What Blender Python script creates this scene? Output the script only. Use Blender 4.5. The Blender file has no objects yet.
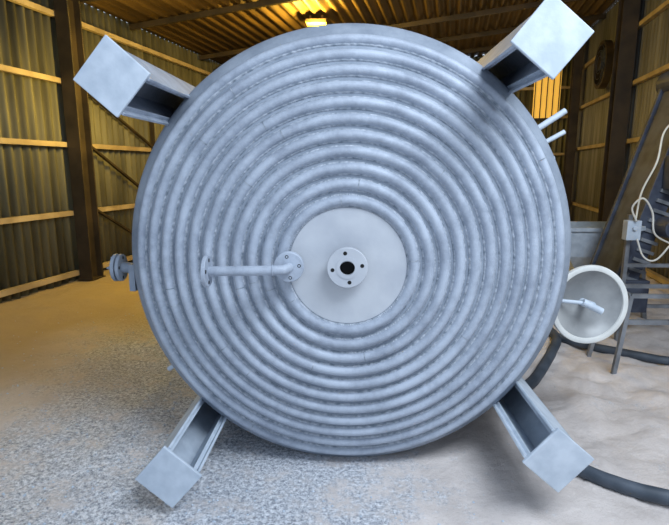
import bpy, bmesh, math, random
from mathutils import Vector, Matrix, noise
random.seed(4)
S=bpy.context.scene
COL=S.collection
pi=math.pi
# ---------------------------------------------------------------- materials
def mat(name,c1,c2=None,scale=5,rough=.6,metal=0.0,bump=0.0,bscale=40,detail=6,stretch=(1,1,1),spot=None,lo=.35,hi=.65,nrough=.5,mid=None):
    m=bpy.data.materials.new(name); m.use_nodes=True
    nt=m.node_tree; N=nt.nodes; L=nt.links; b=N['Principled BSDF']
    b.inputs['Roughness'].default_value=rough; b.inputs['Metallic'].default_value=metal
    b.inputs['Base Color'].default_value=(*c1,1)
    tc=N.new('ShaderNodeTexCoord'); mp=N.new('ShaderNodeMapping'); mp.inputs['Scale'].default_value=stretch
    L.new(tc.outputs['Object'],mp.inputs['Vector'])
    if c2:
        n=N.new('ShaderNodeTexNoise'); n.inputs['Scale'].default_value=scale; n.inputs['Detail'].default_value=detail; n.inputs['Roughness'].default_value=nrough
        L.new(mp.outputs[0],n.inputs['Vector'])
        r=N.new('ShaderNodeValToRGB'); r.color_ramp.elements[0].position=lo; r.color_ramp.elements[1].position=hi
        r.color_ramp.elements[0].color=(*c1,1); r.color_ramp.elements[1].color=(*c2,1)
        L.new(n.outputs['Fac'],r.inputs[0]); L.new(r.outputs[0],b.inputs['Base Color'])
    if bump:
        n2=N.new('ShaderNodeTexNoise'); n2.inputs['Scale'].default_value=bscale; n2.inputs['Detail'].default_value=8
        L.new(mp.outputs[0],n2.inputs['Vector'])
        bp=N.new('ShaderNodeBump'); bp.inputs['Strength'].default_value=bump; bp.inputs['Distance'].default_value=.02
        L.new(n2.outputs['Fac'],bp.inputs['Height']); L.new(bp.outputs[0],b.inputs['Normal'])
    return m
M_tank=mat('primer_grey_steel_shaded',(.17,.205,.26),(.31,.355,.42),scale=4,rough=.7,bump=.1,bscale=60,lo=.3,hi=.68,nrough=.7)  # darker than the coil: groove shade put into the shell colour
M_coil=mat('primer_grey_coil',(.255,.295,.365),(.43,.485,.57),scale=4.5,rough=.6,metal=.05,bump=.08,bscale=70,lo=.36,hi=.60,nrough=.75,detail=10)
M_disc=mat('primer_grey_plate',(.42,.45,.50),(.51,.54,.58),scale=6,rough=.6,bump=.04)
M_pale=mat('pale_primer',(.44,.51,.59),(.56,.63,.71),scale=14,rough=.6,bump=.06)
M_weld=mat('weld_bead',(.20,.24,.29),(.44,.48,.54),scale=40,rough=.6,metal=.1)
M_black=mat('painted_bore_shade',(.006,.006,.006),rough=.9)  # near-black colour painting the shade inside bores and bolt holes
M_wall=mat('weathered_corrugated_sheet',(.085,.08,.045),(.20,.19,.115),scale=1.6,rough=.65,metal=.1,stretch=(3,3,.35))
M_wallr=mat('grey_corrugated_sheet',(.15,.15,.145),(.28,.28,.265),scale=1.6,rough=.6,metal=.15,stretch=(3,3,.35))
M_ceil=mat('rusty_roof_sheet',(.06,.036,.013),(.16,.10,.035),scale=1.2,rough=.55,metal=.2,stretch=(4,.4,1))
M_wood=mat('pine_timber',(.34,.26,.15),(.52,.42,.26),scale=3,rough=.75,stretch=(1,1,1))
M_dark=mat('dark_painted_steel',(.025,.018,.010),(.06,.042,.022),scale=3,rough=.6)
M_hose=mat('rubber_hose',(.04,.055,.075),(.08,.10,.13),scale=9,rough=.6)
M_mach=mat('grey_machine_paint',(.14,.15,.165),(.28,.30,.33),scale=6,rough=.5,metal=.2)
M_mdark=mat('dark_machine_paint',(.025,.03,.05),(.07,.085,.12),scale=6,rough=.5)
M_cable=mat('white_cable',(.75,.73,.66),rough=.5)
M_white=mat('white_rim_paint',(.60,.61,.59),(.70,.71,.68),scale=12,rough=.5)
M_lid=mat('lid_grey',(.24,.25,.255),(.40,.41,.41),scale=5,rough=.5,metal=.1)
def emis(name,c,s):
    m=bpy.data.materials.new(name); m.use_nodes=True; b=m.node_tree.nodes['Principled BSDF']
    b.inputs['Base Color'].default_value=(*c,1); b.inputs['Emission Color'].default_value=(*c,1); b.inputs['Emission Strength'].default_value=s
    return m
M_lamp=emis('warm_lamp_glass',(1,.66,.10),3)
M_win=emis('yellow_translucent_sheet',(1,.55,.08),.6)
# floor material
mf=bpy.data.materials.new('sand_and_grit'); mf.use_nodes=True
nt=mf.node_tree;N=nt.nodes;L=nt.links;b=N['Principled BSDF']; b.inputs['Roughness'].default_value=.9
tc=N.new('ShaderNodeTexCoord')
def noi(sc,det=6,ro=.6):
    n=N.new('ShaderNodeTexNoise'); n.inputs['Scale'].default_value=sc; n.inputs['Detail'].default_value=det; n.inputs['Roughness'].default_value=ro
    L.new(tc.outputs['Object'],n.inputs['Vector']); return n
def ramp(src,p0,c0,p1,c1):
    r=N.new('ShaderNodeValToRGB'); e=r.color_ramp.elements; e[0].position=p0;e[1].position=p1;e[0].color=(*c0,1);e[1].color=(*c1,1); L.new(src,r.inputs[0]); return r
sand=ramp(noi(3.5,10,.7).outputs['Fac'],.3,(.56,.505,.475),.7,(.80,.735,.70))
grit=ramp(noi(48,6,.9).outputs['Fac'],.41,(.19,.215,.26),.59,(.90,.92,.96))
at=N.new('ShaderNodeAttribute'); at.attribute_name='grit'
add=N.new('ShaderNodeMath'); add.operation='MULTIPLY_ADD'; add.inputs[1].default_value=.9
n5=noi(4,12,.85)
sub=N.new('ShaderNodeMath'); sub.operation='SUBTRACT'; sub.inputs[1].default_value=.5; L.new(n5.outputs['Fac'],sub.inputs[0])
mul=N.new('ShaderNodeMath'); mul.operation='MULTIPLY'; mul.inputs[1].default_value=3.8; L.new(sub.outputs[0],mul.inputs[0])
L.new(at.outputs['Fac'],add.inputs[0]); L.new(mul.outputs[0],add.inputs[2])
mr=ramp(add.outputs[0],.25,(0,0,0),.75,(1,1,1))
mx=N.new('ShaderNodeMixRGB'); L.new(mr.outputs[0],mx.inputs[0]); L.new(sand.outputs[0],mx.inputs[1]); L.new(grit.outputs[0],mx.inputs[2])
# ochre sand, left and far, with warm light painted into the colour
at2=N.new('ShaderNodeAttribute'); at2.attribute_name='ochre'
mx2=N.new('ShaderNodeMixRGB'); L.new(at2.outputs['Fac'],mx2.inputs[0]); L.new(mx.outputs[0],mx2.inputs[1]); mx2.inputs[2].default_value=(.42,.32,.17,1)
L.new(mx2.outputs[0],b.inputs['Base Color'])
bp=N.new('ShaderNodeBump'); bp.inputs['Strength'].default_value=.6; bp.inputs['Distance'].default_value=.03
L.new(noi(18,12,.75).outputs['Fac'],bp.inputs['Height']); L.new(bp.outputs[0],b.inputs['Normal'])
M_floor=mf
# ---------------------------------------------------------------- helpers
def obj(name,me,mats=(),parent=None,smooth=False,rotz=0):
    o=bpy.data.objects.new(name,me); COL.objects.link(o)
    for m in mats: me.materials.append(m)
    if parent: o.parent=parent
    if smooth:
        for p in me.polygons: p.use_smooth=True
    o.rotation_euler[2]=rotz
    return o
def empty(name,loc=(0,0,0)):
    o=bpy.data.objects.new(name,None); o.location=loc; o.empty_display_size=.2; COL.objects.link(o); return o
class B:
    def __init__(s): s.v=[];s.f=[];s.m=[]
    def add(s,vs,fs,mi=0):
        o=len(s.v); s.v+= [tuple(v) for v in vs]; s.f+=[tuple(i+o for i in f) for f in fs]; s.m+=[mi]*len(fs)
    def box(s,c,size,R=None,mi=0):
        hx,hy,hz=[k/2 for k in size]; vs=[Vector((x*hx,y*hy,z*hz)) for x in(-1,1) for y in(-1,1) for z in(-1,1)]
        if R is not None: vs=[R@v for v in vs]
        vs=[v+Vector(c) for v in vs]
        s.add(vs,[(0,1,3,2),(4,6,7,5),(0,4,5,1),(2,3,7,6),(0,2,6,4),(1,5,7,3)],mi)
    def bar(s,a,b_,w,h,mi=0,up=(0,0,1)):
        a=Vector(a);b_=Vector(b_);d=(b_-a);l=d.length;d.normalize();u=Vector(up)
        if abs(d.dot(u))>.98:u=Vector((0,1,0))
        x=d.cross(u).normalized();z=x.cross(d)
        s.box((a+b_)/2,(w,l,h),Matrix((x,d,z)).transposed(),mi)
    def lathe(s,prof,o,d,n=48,mi=0,closed=False):
        o=Vector(o);d=Vector(d).normalized();u=d.orthogonal().normalized();w=d.cross(u)
        vs=[];k=len(prof)
        for i in range(n):
            a=2*pi*i/n;e=u*math.cos(a)+w*math.sin(a)
            for r,t in prof: vs.append(o+d*t+e*max(r,1e-5))
        fs=[]
        for i in range(n):
            j=(i+1)%n
            for q in range(k-1 if not closed else k):
                q2=(q+1)%k
                fs.append((i*k+q,j*k+q,j*k+q2,i*k+q2))
        s.add(vs,fs,mi)
    def cyl(s,a,b_,r,n=24,mi=0):
        a=Vector(a);b_=Vector(b_);l=(b_-a).length
        s.lathe([(0,0),(r,0),(r,l),(0,l)],a,b_-a,n,mi)
    def tube(s,pts,r,n=14,mi=0,caps=True):
        pts=[Vector(p) for p in pts];vs=[];u=None;P=len(pts)
        for i,p in enumerate(pts):
            d=(pts[min(i+1,P-1)]-pts[max(i-1,0)]).normalized()
            u=d.orthogonal().normalized() if u is None else (u-d*u.dot(d)).normalized()
            w=d.cross(u)
            for k in range(n):
                a=2*pi*k/n; vs.append(p+(u*math.cos(a)+w*math.sin(a))*r)
        fs=[(i*n+k,i*n+(k+1)%n,(i+1)*n+(k+1)%n,(i+1)*n+k) for i in range(P-1) for k in range(n)]
        if caps: fs+=[tuple(range(n))[::-1],tuple((P-1)*n+k for k in range(n))]
        s.add(vs,fs,mi)
    def done(s,name,mats,parent=None,smooth=False,rotz=0,angle=None,bevel=0):
        me=bpy.data.meshes.new(name); me.from_pydata(s.v,[],s.f)
        for p,m in zip(me.polygons,s.m): p.material_index=m
        bm=bmesh.new();bm.from_mesh(me);bmesh.ops.remove_doubles(bm,verts=bm.verts,dist=1e-5);bmesh.ops.recalc_face_normals(bm,faces=bm.faces)
        if angle:
            for f in bm.faces:f.smooth=True
            for e in bm.edges:
                if len(e.link_faces)==2 and e.calc_face_angle(0)>angle: e.smooth=False
        bm.to_mesh(me);bm.free()
        o=obj(name,me,mats,parent,smooth,rotz)
        if bevel:
            md=o.modifiers.new('bevel','BEVEL');md.width=bevel;md.segments=2
        return o
def spline(pts,n=12):
    P=[Vector(p) for p in pts];P=[2*P[0]-P[1]]+P+[2*P[-1]-P[-2]];out=[]
    for i in range(1,len(P)-2):
        a,b_,c,d=P[i-1:i+3]
        for k in range(n):
            t=k/n; out.append(.5*((2*b_)+(c-a)*t+(2*a-5*b_+4*c-d)*t*t+(3*b_-a-3*c+d)*t**3))
    out.append(P[-2]);return out
# ---------------------------------------------------------------- room shell
RZ=-math.radians(11); UL,UR,VF,VB=-5.16,2.83,.6,13.9; HL,HR=3.84,4.55
def ceilz(u): return HL+(HR-HL)*(u-UL)/(UR-UL)
def corr(name,p,q,zb,zt,nrm,matl,period=.135,amp=.03):
    # vertical corrugated sheet from p to q (room local), thin wall
    p=Vector(p);q=Vector(q);l=(q-p).length;d=(q-p)/l;nr=Vector(nrm);n=int(l/period*8)
    bb=B();vs=[];fs=[]
    for i in range(n+1):
        t=l*i/n; o=math.sin(2*pi*t/period)*amp
        pt=p+d*t+nr*o
        top=zt(pt.x) if callable(zt) else zt
        vs+= [(pt.x,pt.y,zb),(pt.x,pt.y,top)]
    fs=[(2*i,2*i+2,2*i+3,2*i+1) for i in range(n)]
    bb.add(vs,fs)
    o=bb.done(name,[matl],smooth=True,rotz=RZ)
    md=o.modifiers.new('thick','SOLIDIFY');md.thickness=.004
    return o
corr('wall_left',(UL,VF,0),(UL,VB,0),-.1,HL,(1,0,0),M_wall)
corr('wall_right',(UR,VF,0),(UR,VB,0),-.1,HR,(1,0,0),M_wallr)
corr('wall_back',(UL,VB,0),(UR,VB,0),-.1,lambda u:ceilz(u),(0,1,0),M_wall)
bb=B();n=int((UR-UL)/.11*8);vs=[]
for i in range(n+1):
    u=UL+(UR-UL)*i/n; z=ceilz(u)+math.sin(2*pi*(u-UL)/.18)*.03
    vs+=[(u,VF,z),(u,VB,z)]
bb.add(vs,[(2*i,2*i+2,2*i+3,2*i+1) for i in range(n)])
o=bb.done('ceiling',[M_ceil],smooth=True,rotz=RZ); md=o.modifiers.new('t','SOLIDIFY');md.thickness=.004
# purlins
bb=B()
for v in [1.2,2.9,4.6,6.3,7.6,9.9,11.4,12.8]:
    bb.bar((UL+.05,v,HL-.08),(UR-.05,v,HR-.08),.06,.08)
bb.done('ceiling_beam',[M_dark],rotz=RZ)
# wall rails
bb=B()
for z in (.10,.94,1.86,2.68,3.5): bb.bar((UL+.065,VF,z),(UL+.065,VB-.05,z),.07,.065)
bb.done('trim_1',[M_wood],rotz=RZ)
bb=B()
for z in (.1,.75,1.98,2.88,3.75): bb.bar((UR-.065,VF,z),(UR-.065,VB-.05,z),.07,.065)
bb.done('trim_2',[M_wood],rotz=RZ)
bb=B()
for z in (.1,1.0,1.9,2.8,3.5): bb.bar((UL+.1,VB-.065,z),(UR-.1,VB-.065,z),.07,.065)
bb.done('trim_3',[M_wood],rotz=RZ)
# diagonal bracing on left wall
bb=B()
for v0,v1,z0,z1 in [(6.25,7.9,1.9,.98),(6.25,7.9,1.0,.1),(7.9,9.6,.98,1.9),(7.9,9.6,.1,.94),(6.25,7.9,2.65,1.9),(7.9,9.6,1.9,2.65)]:
    bb.bar((UL+.12,v0,z0),(UL+.12,v1,z1),.03,.05,up=(1,0,0))
for v in (6.25,7.9,9.6): bb.bar((UL+.12,v,0),(UL+.12,v,2.75),.05,.06,up=(1,0,0))
bb.done('door_1',[M_dark],rotz=RZ)
# columns (I section)
def column(u,v,h,w,sx):
    bb=B(); bb.box((u,v-w/2,h/2),(w*.9,.02,h)); bb.box((u,v+w/2,h/2),(w*.9,.02,h)); bb.box((u,v,h/2),(.02,w,h)); bb.box((u,v,.01),(w*1.1,w*1.2,.02))
    bb.done('steel_column',[M_dark],rotz=RZ)
column(UL+.21,6.02,HL-.14,.22,1); column(UL+.21,1.6,HL-.14,.22,1); column(UL+.21,10.6,HL-.14,.22,1)
column(UR-.23,9.3,HR-.14,.26,-1); column(UR-.23,4.6,HR-.14,.26,-1)
column(UR-.23,12.6,HR-.14,.2,-1)
# window in the back wall
bb=B(); 
bb.box((2.2,VB-.12,3.35),(.62,.03,1.15),mi=0)
for k in range(5): bb.box((2.2-.28+.14*k,VB-.15,3.35),(.02,.03,1.15),mi=1)
bb.box((2.2,VB-.15,3.95),(.7,.05,.05),mi=1);bb.box((2.2,VB-.15,2.75),(.7,.05,.05),mi=1)
bb.done('window_1',[M_win,M_dark],rotz=RZ)
# wall fan
bb=B(); fu,fv,fz=UR-.16,10.6,3.42
bb.lathe([(.36,0),(.42,0),(.42,.12),(.36,.12)],(fu+.02,fv,fz),(-1,0,0),40,0,True)
for k in range(6):
    a=k*pi/3; bb.box((fu-.03,fv+math.cos(a)*.2,fz+math.sin(a)*.2),(.012,.3,.13),Matrix.Rotation(a,3,'X')@Matrix.Rotation(.4,3,'Y'),1)
bb.cyl((fu+.03,fv,fz),(fu-.09,fv,fz),.07,20,1)
for r in (.15,.25,.34): bb.lathe([(r,0),(r+.008,0),(r+.008,.008),(r,.008)],(fu-.11,fv,fz),(-1,0,0),36,1,True)
bb.done('wall_fan',[M_dark,M_mdark],rotz=RZ)
# ceiling flood lamp (real fixture)
E=empty('flood_lamp',(-.62,8.9,3.90))
bb=B(); bb.box((0,0,.04),(.34,.2,.05));bb.bar((-.1,0,.06),(-.1,0,.14),.03,.03);bb.bar((.1,0,.06),(.1,0,.14),.03,.03)
bb.done('housing',[M_dark],E); bb=B(); bb.box((0,0,.01),(.32,.18,.02)); bb.done('lens',[M_lamp],E)
# ---------------------------------------------------------------- floor
AX=-.021; AZ=1.1
def fh(x,y):
    h=0
    h+=.035*noise.noise(Vector((x*1.1,y*1.1,0)))+.018*noise.noise(Vector((x*3.5,y*3.5,2)))+.006*noise.noise(Vector((x*11,y*11,5)))
    if x>.6: h+=.06*abs(noise.noise(Vector((x*3.6,y*3.6,9))))*min(1,(x-.6))+.03*abs(noise.noise(Vector((x*8,y*8,3))))*min(1,(x-.6)*2)
    # heaps by the left wall
    u=x*math.cos(RZ)-y*math.sin(-RZ)*1.0; v=-x*math.sin(RZ)+y*math.cos(RZ)
    g=max(0,1-abs(u-UL-.9)/.9)*max(0,1-abs(v-8.2)/2.4)
    h+=.28*g*(.6+.6*noise.noise(Vector((x*.8,y*.8,7))))
    m=min(1,max(0,(abs(x)-.25)/.9)) if 2.0<y<5.6 else 1
    return h*m if h*m<0 or abs(x)>1.3 else min(h*m,.03)
me=bpy.data.meshes.new('floor'); nx,ny=360,420; x0,x1,y0,y1=-6.6,6.6,-.6,14.6
vs=[];gr=[];oc=[]
for j in range(ny+1):
    y=y0+(y1-y0)*(j/ny)**1.5
    for i in range(nx+1):
        x=x0+(x1-x0)*i/nx; vs.append((x,y,fh(x,y)))
        g=1-max(0,(abs(x+.85+.22*(y-2))-.7)/1.0); g=min(g,1-max(0,(y-5)/2.0)); g=max(0,min(1,g)); 
        if x>-.1: g=min(g,max(0,1-(x+.1)/.8))
        gr.append(g*.85)
        q=(-x-1.55-.05*y+.5*noise.noise(Vector((x*1.3,y*1.3,4))))/1.3+max(0,(y-4)/3)*(x<1.2)
        oc.append(max(0,min(1,q))*.9)
fs=[(j*(nx+1)+i,j*(nx+1)+i+1,(j+1)*(nx+1)+i+1,(j+1)*(nx+1)+i) for j in range(ny) for i in range(nx)]
me.from_pydata(vs,[],fs)
a=me.attributes.new('grit','FLOAT','POINT'); a.data.foreach_set('value',gr)
a=me.attributes.new('ochre','FLOAT','POINT'); a.data.foreach_set('value',oc)
obj('floor',me,[M_floor],smooth=True)
# grit stones on the floor
bb=B()
for k in range(2600):
    x=random.gauss(-1.1,.85); y=random.uniform(1.5,5.2)
    if x>.7 or (abs(x)<.9 and y>2.2): continue
    s=random.uniform(.003,.009); z=fh(x,y)+s*.3
    vv=[(x+s*a_*random.uniform(.6,1.3),y+s*b_*random.uniform(.6,1.3),z+s*c*.7) for a_,b_,c in((1,0,0),(-1,0,0),(0,1,0),(0,-1,0),(0,0,1),(0,0,-1))]
    bb.add(vv,[(0,2,4),(2,1,4),(1,3,4),(3,0,4),(2,0,5),(1,2,5),(3,1,5),(0,3,5)])
bb.done('grit_stones',[M_pale])
# ---------------------------------------------------------------- tank
T=empty('pressure_vessel',(AX,0,AZ))
R=1.115; YR=2.515; H=.255
def hh(r):
    k=min(1,r/R); return H*(1-k**2.3)**.6
def P(r,th,off=0):
    e=1e-4; r=min(r,R-2e-4); dh=(hh(r+e)-hh(r-e))/(2*e)
    nrm=Vector((-dh,1)).normalized()   # (radial, forward)
    rr=r+nrm.x*off; yy=YR-hh(r)-nrm.y*off
    return rr,yy,nrm
bb=B()
prof=[(R*math.sin(pi/2*i/60),0) for i in range(61)]
prof=[(r,YR-hh(r)) for r,_ in prof]
L0=2.5
prof+=[(R,YR+.05),(R,YR+.5),(R,YR+1.2),(R,YR+L0)]
prof+=[(R*math.cos(pi/2*i/16),YR+L0+.3*math.sin(pi/2*i/16)) for i in range(1,17)]
bb.lathe(prof,(0,0,0),(0,1,0),192)
bb.done('shell_and_dished_head',[M_tank],T,smooth=True)
# crown plate
bb=B();pr=[(r,YR-hh(r)-.004) for r in [0,.05,.1,.15,.2,.235,.262,.27]]+[(.276,YR-hh(.27)+.004)]
bb.lathe(pr,(0,0,0),(0,1,0),96); bb.done('crown_plate',[M_disc],T,angle=.6)
# half-pipe coil turns, as concentric half-pipe loops welded to the head
turns=11; r0=.304; pitch=.0715; a_,b_=.0245,.029; st=180; sec=10
def section(r,th,aa,bbb,f0):
    rr,yy,nr=P(r,th); tg=Vector((nr.y,-nr.x))
    s=aa*math.cos(f0); q=bbb*math.sin(f0)
    r2=rr+tg.x*s+nr.x*q; fo=(YR-yy)+tg.y*s+nr.y*q
    return (r2*math.cos(th),YR-fo,r2*math.sin(th))
bb=B();bw=B();n=sec+1
for k in range(turns):
    r=r0+pitch*k
    vs=[section(r,2*pi*i/st,a_,b_,pi*q/sec) for i in range(st) for q in range(n)]
    bb.add(vs,[(i*n+q,i*n+q+1,((i+1)%st)*n+q+1,((i+1)%st)*n+q) for i in range(st) for q in range(sec)])
    for sg in (1,-1):   # weld fillets
        vs=[]
        for i in range(st*2):
            th=pi*i/st; w=.0012*math.sin(i*2.7)
            rr,yy,nr=P(r,th); tg=Vector((nr.y,-nr.x))
            for aa,qq in ((a_+.007,-.001),(a_+.004,.005+w),(a_-.002,.009+w)):
                r2=rr+tg.x*aa*sg+nr.x*qq; fo=(YR-yy)+tg.y*aa*sg+nr.y*qq
                vs.append((r2*math.cos(th),YR-fo,r2*math.sin(th)))
        m2=st*2
        bw.add(vs,[(i*3+q,i*3+q+1,((i+1)%m2)*3+q+1,((i+1)%m2)*3+q) for i in range(m2) for q in (0,1)])
    for s in range(2 if k%2 else 3):
        th=random.uniform(0,2*pi); v2=[]
        for dt in (-.0025/r,.0025/r):
            for q in range(n): v2.append(section(r,th+dt,a_+.0012,b_+.0012,pi*q/sec))
        bw.add(v2,[(q,q+1,n+q+1,n+q) for q in range(sec)])
bb.done('half_pipe_coil',[M_coil],T,angle=1.0)
bw.done('weld_seams',[M_weld],T)
# flange helper: disc with bore and bolts, or black plugs painting the shade of holes
def flange(bb,c,d,r,th,bore,nb,bolts=False,hole=.009,mb=1):
    c=Vector(c);d=Vector(d).normalized()
    bb.lathe([(bore,0),(r-.003,0),(r,.003),(r,th-.003),(r-.003,th),(bore,th)],c,d,48,0,True)
    u=d.orthogonal().normalized();w=d.cross(u)
    for k in range(nb):
        a=2*pi*(k+.5)/nb+.15;e=(u*math.cos(a)+w*math.sin(a))*((r+bore)/2+.004)
        if bolts:
            bb.cyl(c+e-d*.012,c+e+d*(th+.012),hole*1.2,6,0)
            bb.cyl(c+e-d*.02,c+e+d*(th+.02),hole*.6,8,0)
        else: bb.cyl(c+e-d*.0008,c+e+d*(th+.0008),hole,16,mb)
yc=YR-hh(0)
bb=B(); bb.lathe([(.036,0),(.058,0),(.05,-.02),(.048,-.06),(.036,-.06)],(0,yc,0),(0,1,0),40,0,True)
flange(bb,(0,yc-.05,.008),(0,-1,0),.092,.02,.034,4)
bb.lathe([(.034,0),(.05,0),(.05,.003),(.034,.003)],(0,yc-.0695,.008),(0,-1,0),40,0,True)
bb.lathe([(0,.0),(.0355,.0)],(0,yc-.03,.008),(0,-1,0),40,1); bb.lathe([(.0345,0),(.0345,.04)],(0,yc-.03,.008),(0,-1,0),40,1)
bb.done('drain_nozzle',[M_disc,M_black],T,angle=.6)
# coil inlet: nozzle, mating flanges, elbow, horizontal pipe, end flange
nxp,nz=-.262,.012; yn=YR-hh(.262)
bb=B()
bb.cyl((nxp,yn+.01,nz),(nxp,yn-.09,nz),.024,24)
flange(bb,(nxp,yn-.055,nz),(0,-1,0),.068,.016,.02,4,True,.008)
flange(bb,(nxp,yn-.073,nz),(0,-1,0),.068,.016,.02,4,False,.008)
yp=yn-.16; er=.055
pts=[(nxp,yn-.08,nz),(nxp,yp+er,nz)]+[(nxp-er+er*math.cos(a),yp+er-er*math.sin(a),nz) for a in [pi/2*i/8 for i in range(1,9)]]+[(-.62,yp,nz-.006)]
bb.tube(pts,.0215,20)
for q in ((nxp-er-.002,yp),): bb.lathe([(.021,0),(.0245,.003),(.021,.006)],(q[0],q[1],nz),(-1,0,0),24)
flange(bb,(-.60,yp,nz-.006),(-1,0,0),.07,.018,.018,4)
bb.done('coil_inlet_pipe',[M_coil,M_black],T,angle=.6)
# coil outlet on the left side
bb=B()
zl=-.075;yl=YR+.05
bb.tube([(-R+.03,yl,zl),(-R-.08,yl-.01,zl+.005)],.028,20)
flange(bb,(-R-.075,yl-.01,zl+.005),(-1,-.05,0),.072,.018,.024,4)
flange(bb,(-R-.10,yl-.012,zl+.005),(-1,-.05,0),.072,.018,.024,4,True,.007)
bb.box((-R-.008,yl-.03,zl-.04),(.03,.07,.14))
bb.done('coil_outlet_nozzle',[M_tank,M_black],T,angle=.6)
# small lug
bb=B(); a=math.radians(213); bb.cyl((math.cos(a)*(R-.02),YR+.05,math.sin(a)*(R-.02)),(math.cos(a)*(R+.06),YR+.05,math.sin(a)*(R+.06)),.014,12)
bb.done('side_lug',[M_pale],T)
# instrument stubs upper right
bb=B()
for an,l,r,y in ((33.5,.22,.016,YR+.2),(29,.20,.013,YR+.28),(25,.07,.014,YR+.2)):
    a=math.radians(an); d=Vector((math.cos(a),0,math.sin(a)))
    bb.cyl(d*(R-.02)+Vector((0,y,0)),d*(R+l)+Vector((0,y,0)),r,16)
    bb.cyl(d*(R-.005)+Vector((0,y,0)),d*(R+.012)+Vector((0,y,0)),r*1.8,16)
bb.done('instrument_stubs',[M_pale],T,angle=.6)
# legs
for i,deg in enumerate((50.9,138.8,-131.1,-40.8)):
    a=math.radians(deg); er_=Vector((math.cos(a),0,math.sin(a))); et=Vector((-math.sin(a),0,math.cos(a))); ey=Vector((0,1,0))
    Rm=Matrix((et,ey,er_)).transposed(); y0_,y1_=1.99,3.5; ym=(y0_+y1_)/2; ly=y1_-y0_; w=.18; rin=1.085; rout=1.295; t=.012
    bb=B()
    bb.box(er_*(rout-t/2)+ey*ym,(w,ly,t),Rm)
    for s in (-1,1):
        bb.box(er_*((rin+rout)/2)+et*s*(w/2-t/2)+ey*ym,(t,ly,rout-rin-.001),Rm)
        bb.box(er_*(rin+.03)+et*s*(w/2-.015)+ey*((y0_+YR+.02)/2),(.03,YR-y0_-.02,.01),Rm)
    bb.done('leg_channel_%d'%(i+1),[M_pale if i>1 else M_coil],T,bevel=.002)
    bb=B(); bb.box(er_*(1.2 if i else 1.185)+ey*(y0_-.008),(.215,.016,.215),Rm); bb.done('base_plate_%d'%(i+1),[M_pale],T,bevel=.004)
    bb=B(); bb.box(er_*(R+.004)+ey*(YR+.55),(.27,.8,.014),Rm); bb.done('pad_plate_%d'%(i+1),[M_tank],T,bevel=.003)
# manway lid
mc=Vector((1.315,YR+.17,-.285)); md_=Vector((.10,-1,.05)).normalized()
bb=B()
bb.lathe([(0,-.070),(.05,-.067),(.10,-.056),(.15,-.034),(.178,-.010),(.188,.0),(.195,.0)],mc,md_,64,0)
bb.lathe([(0,-.076),(.05,-.073),(.10,-.062),(.15,-.040),(.18,-.016),(.195,-.004)],mc,md_,64,0)
bb.lathe([(.186,-.006),(.189,.008),(.204,.012),(.216,.008),(.219,-.006),(.216,-.02),(.204,-.022)],mc,md_,64,1,True)
h0=mc-md_*.07
bb.cyl(h0,h0+md_*.10,.022,20,2)
bb.tube([h0+md_*.08,h0+md_*.09+Vector((-.06,0,.015)),h0+md_*.07+Vector((-.20,.02,.02)),h0+Vector((-.27,.06,.02))],.011,12,2)
bb.cyl(h0+md_*.095+Vector((-.05,0,.02)),h0+md_*.105+Vector((.05,-.0,-.03)),.019,16,2)
bb.bar(mc+Vector((-.30,.06,.0)),mc+Vector((-.19,.03,0)),.04,.07,2)
bb.bar(mc+Vector((-.30,.1,-.05)),mc+Vector((-.1,.09,-.05)),.05,.05,2)
bb.done('manway_lid',[M_lid,M_white,M_pale],T,angle=.6)
# ---------------------------------------------------------------- hoses
def hose(pts,r):
    pp=spline(pts,14); hs=[fh(p.x,p.y) for p in pp]; K=len(pp)
    pp=[Vector((p.x,p.y,sum(hs[max(0,i-8):i+9])/len(hs[max(0,i-8):i+9])+r*.9)) for i,p in enumerate(pp)]
    bb=B();bb.tube(pp,r,14);bb.done('rubber_hose',[M_hose],smooth=True)
hose([(1.15,3.25,.03),(1.35,3.5,.03),(1.66,4.0,.03),(1.85,4.45,.03),(1.75,5.1,.03)],.04)
hose([(1.75,4.7,.03),(1.9,4.35,.03),(2.15,4.05,.03),(2.55,3.85,.03),(3.0,3.75,.03)],.035)
hose([(1.0,2.75,.03),(1.15,2.36,.03),(1.28,2.2,.03),(1.5,2.08,.03),(1.9,1.95,.03),(2.6,2.0,.03)],.036)
# ---------------------------------------------------------------- machinery at right
C=empty('inclined_conveyor',(.0,.2,0))
a0=Vector((2.46,4.6,.42)); a1=Vector((3.10,4.75,2.35)); dd=(a1-a0).normalized(); side=Vector((0,1,0)); up=dd.cross(side).normalized()
bb=B()
for s in (-.25,.25): bb.bar(a0+side*s,a1+side*s,.04,.2,up=tuple(up))
bb.done('side_rails',[M_mdark],C,bevel=.004)
bb=B()
for k in range(22):
    p=a0+dd*(.06+k*.092); bb.bar(p-side*.29-up*.05,p+side*.24-up*.05,.03,.16,up=tuple(up))
bb.bar(a0+up*.06,a1+up*.06,.46,.02,1,up=tuple(up))
bb.done('flights',[M_mach,M_mdark],C)
bb=B()
bb.box(a0+Vector((.05,0,-.02)),(.35,.62,.3)); bb.cyl(a1-side*.32,a1+side*.32,.13,24)
bb.box(a0+dd*1.15+Vector((.06,-.36,0)),(.26,.16,.3)); bb.cyl(a0+dd*.65+Vector((.1,-.3,0)),a0+dd*.65+Vector((.1,-.5,0)),.09,24)
bb.done('drive_housing',[M_mdark],C,bevel=.01)
bb=B()
for s in (-.25,.25):
    bb.bar(a0+side*s+dd*.2,(a0.x-.15,a0.y+s*1.1,0.0),.04,.04); bb.bar(a0+side*s+dd*1.2,(3.0,a0.y+s,0.0),.04,.04)
    bb.bar((2.4,a0.y+s,.3),(3.0,a0.y+s,.3),.03,.03)
bb.bar((2.42,4.25,0),(2.42,4.25,1.15),.035,.035)
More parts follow.
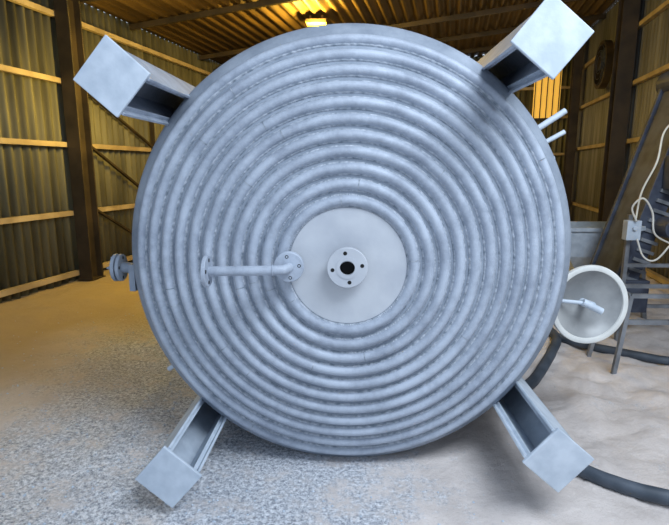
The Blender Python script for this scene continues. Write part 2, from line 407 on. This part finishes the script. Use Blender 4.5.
bb.bar((2.42,4.25,.7),(2.9,4.25,.7),.03,.03)
bb.done('support_frame',[M_mach],C)
bb=B(); bb.box((2.42,4.2,1.02),(.12,.08,.17)); bb.cyl((2.42,4.16,1.04),(2.42,4.14,1.04),.02,12)
bb.bar((2.42,4.22,1.02),(2.6,4.34,1.02),.04,.04)
bb.done('switch_box',[M_pale],C,bevel=.006)
bb=B()
bb.tube(spline([(2.42,4.16,1.1),(2.44,4.15,1.35),(2.52,4.12,1.6),(2.60,4.2,1.85),(2.8,4.3,2.0)],10),.008,8)
bb.tube(spline([(2.42,4.14,1.1),(2.36,4.12,1.22),(2.42,4.08,1.3),(2.52,4.1,1.18),(2.56,4.1,1.0),(2.75,4.15,.9)],10),.008,8)
bb.tube(spline([(2.44,4.14,.95),(2.50,4.12,.8),(2.6,4.1,.78),(2.8,4.2,.95)],10),.008,8)
bb.done('power_cables',[M_cable],C,smooth=True)
# hopper
Hh=empty('feed_hopper',(2.72,5.75,0))
def frust(bb,z0,w0,d0,z1,w1,d1,mi=0):
    vs=[(s*w0/2,t*d0/2,z0) for s,t in((-1,-1),(1,-1),(1,1),(-1,1))]+[(s*w1/2,t*d1/2,z1) for s,t in((-1,-1),(1,-1),(1,1),(-1,1))]
    bb.add(vs,[(0,1,5,4),(1,2,6,5),(2,3,7,6),(3,0,4,7),(0,1,2,3)],mi)
bb=B(); frust(bb,.25,.2,.16,.60,.72,.6); frust(bb,.60,.72,.6,.90,.76,.64)
bb.bar((-.4,-.33,.9),(.4,-.33,.9),.03,.04);bb.bar((-.4,.33,.9),(.4,.33,.9),.03,.04);bb.bar((-.39,-.33,.9),(-.39,.33,.9),.03,.04);bb.bar((.39,-.33,.9),(.39,.33,.9),.03,.04)
for s in(-1,1):
    for t in(-1,1): bb.bar((s*.38,t*.31,.9),(s*.41,t*.34,.0),.035,.035)
bb.bar((-.39,-.33,.35),(.39,-.33,.35),.03,.03)
o=bb.done('bin_and_frame',[M_pale],Hh); md=o.modifiers.new('s','SOLIDIFY');md.thickness=.004
# stand with bar
bb=B(); ya,yb,yc_=3.62,3.66,3.98
bb.bar((1.97,ya,.0),(2.06,yb,.62),.03,.03); bb.bar((2.06,yb,.62),(2.06,yc_,.62),.03,.03);bb.bar((1.97,yc_+.04,.0),(2.06,yc_,.62),.03,.03)
bb.bar((2.02,yb,.42),(2.9,yb,.42),.035,.035); bb.bar((2.95,ya,.0),(2.85,yb,.62),.03,.03);bb.bar((2.06,yb,.62),(2.85,yb,.62),.03,.03)
bb.bar((2.95,yc_+.04,.0),(2.85,yc_,.62),.03,.03);bb.bar((2.06,yc_,.62),(2.85,yc_,.62),.03,.03)
bb.done('steel_trestle',[M_mach])
# ---------------------------------------------------------------- light
W=bpy.data.worlds.new('sky');S.world=W;W.use_nodes=True
bg=W.node_tree.nodes['Background'];bg.inputs[0].default_value=(.68,.81,1,1);bg.inputs[1].default_value=.92
def area(name,loc,target,sx,sy,e,c):
    l=bpy.data.lights.new(name,'AREA');l.shape='RECTANGLE';l.size=sx;l.size_y=sy;l.energy=e;l.color=c
    o=bpy.data.objects.new(name,l);o.location=loc;o.rotation_euler=(Vector(target)-Vector(loc)).to_track_quat('-Z','Y').to_euler();COL.objects.link(o)
area('doorway_daylight',(1.9,.6,4.0),(.6,2.5,.3),2.8,1.2,190,(.80,.89,1))
def point(name,loc,e,c,r=.15):
    l=bpy.data.lights.new(name,'POINT');l.energy=e;l.color=c;l.shadow_soft_size=r
    o=bpy.data.objects.new(name,l);o.location=loc;COL.objects.link(o)
point('flood_lamp_light',(-.62,8.75,3.80),170,(1,.64,.10),.05)
point('flood_lamp_light.001',(.4,6.6,3.7),60,(1,.66,.14),.06)
point('warm_fill_light',(-2.6,6.4,2.5),140,(1,.68,.14))  # added warm fills without fixtures; this one yellows the left floor
point('warm_fill_light.001',(3.0,12.0,2.6),22,(1,.72,.35))
# ---------------------------------------------------------------- camera
cd=bpy.data.cameras.new('camera');cd.sensor_width=36;cd.lens=500/669*36;cd.clip_start=.05
co=bpy.data.objects.new('camera',cd);co.location=(0,0,AZ+.4455);co.rotation_euler=(math.radians(90-10.66),0,math.radians(2.05));COL.objects.link(co);S.camera=co
S.view_settings.view_transform='Standard'
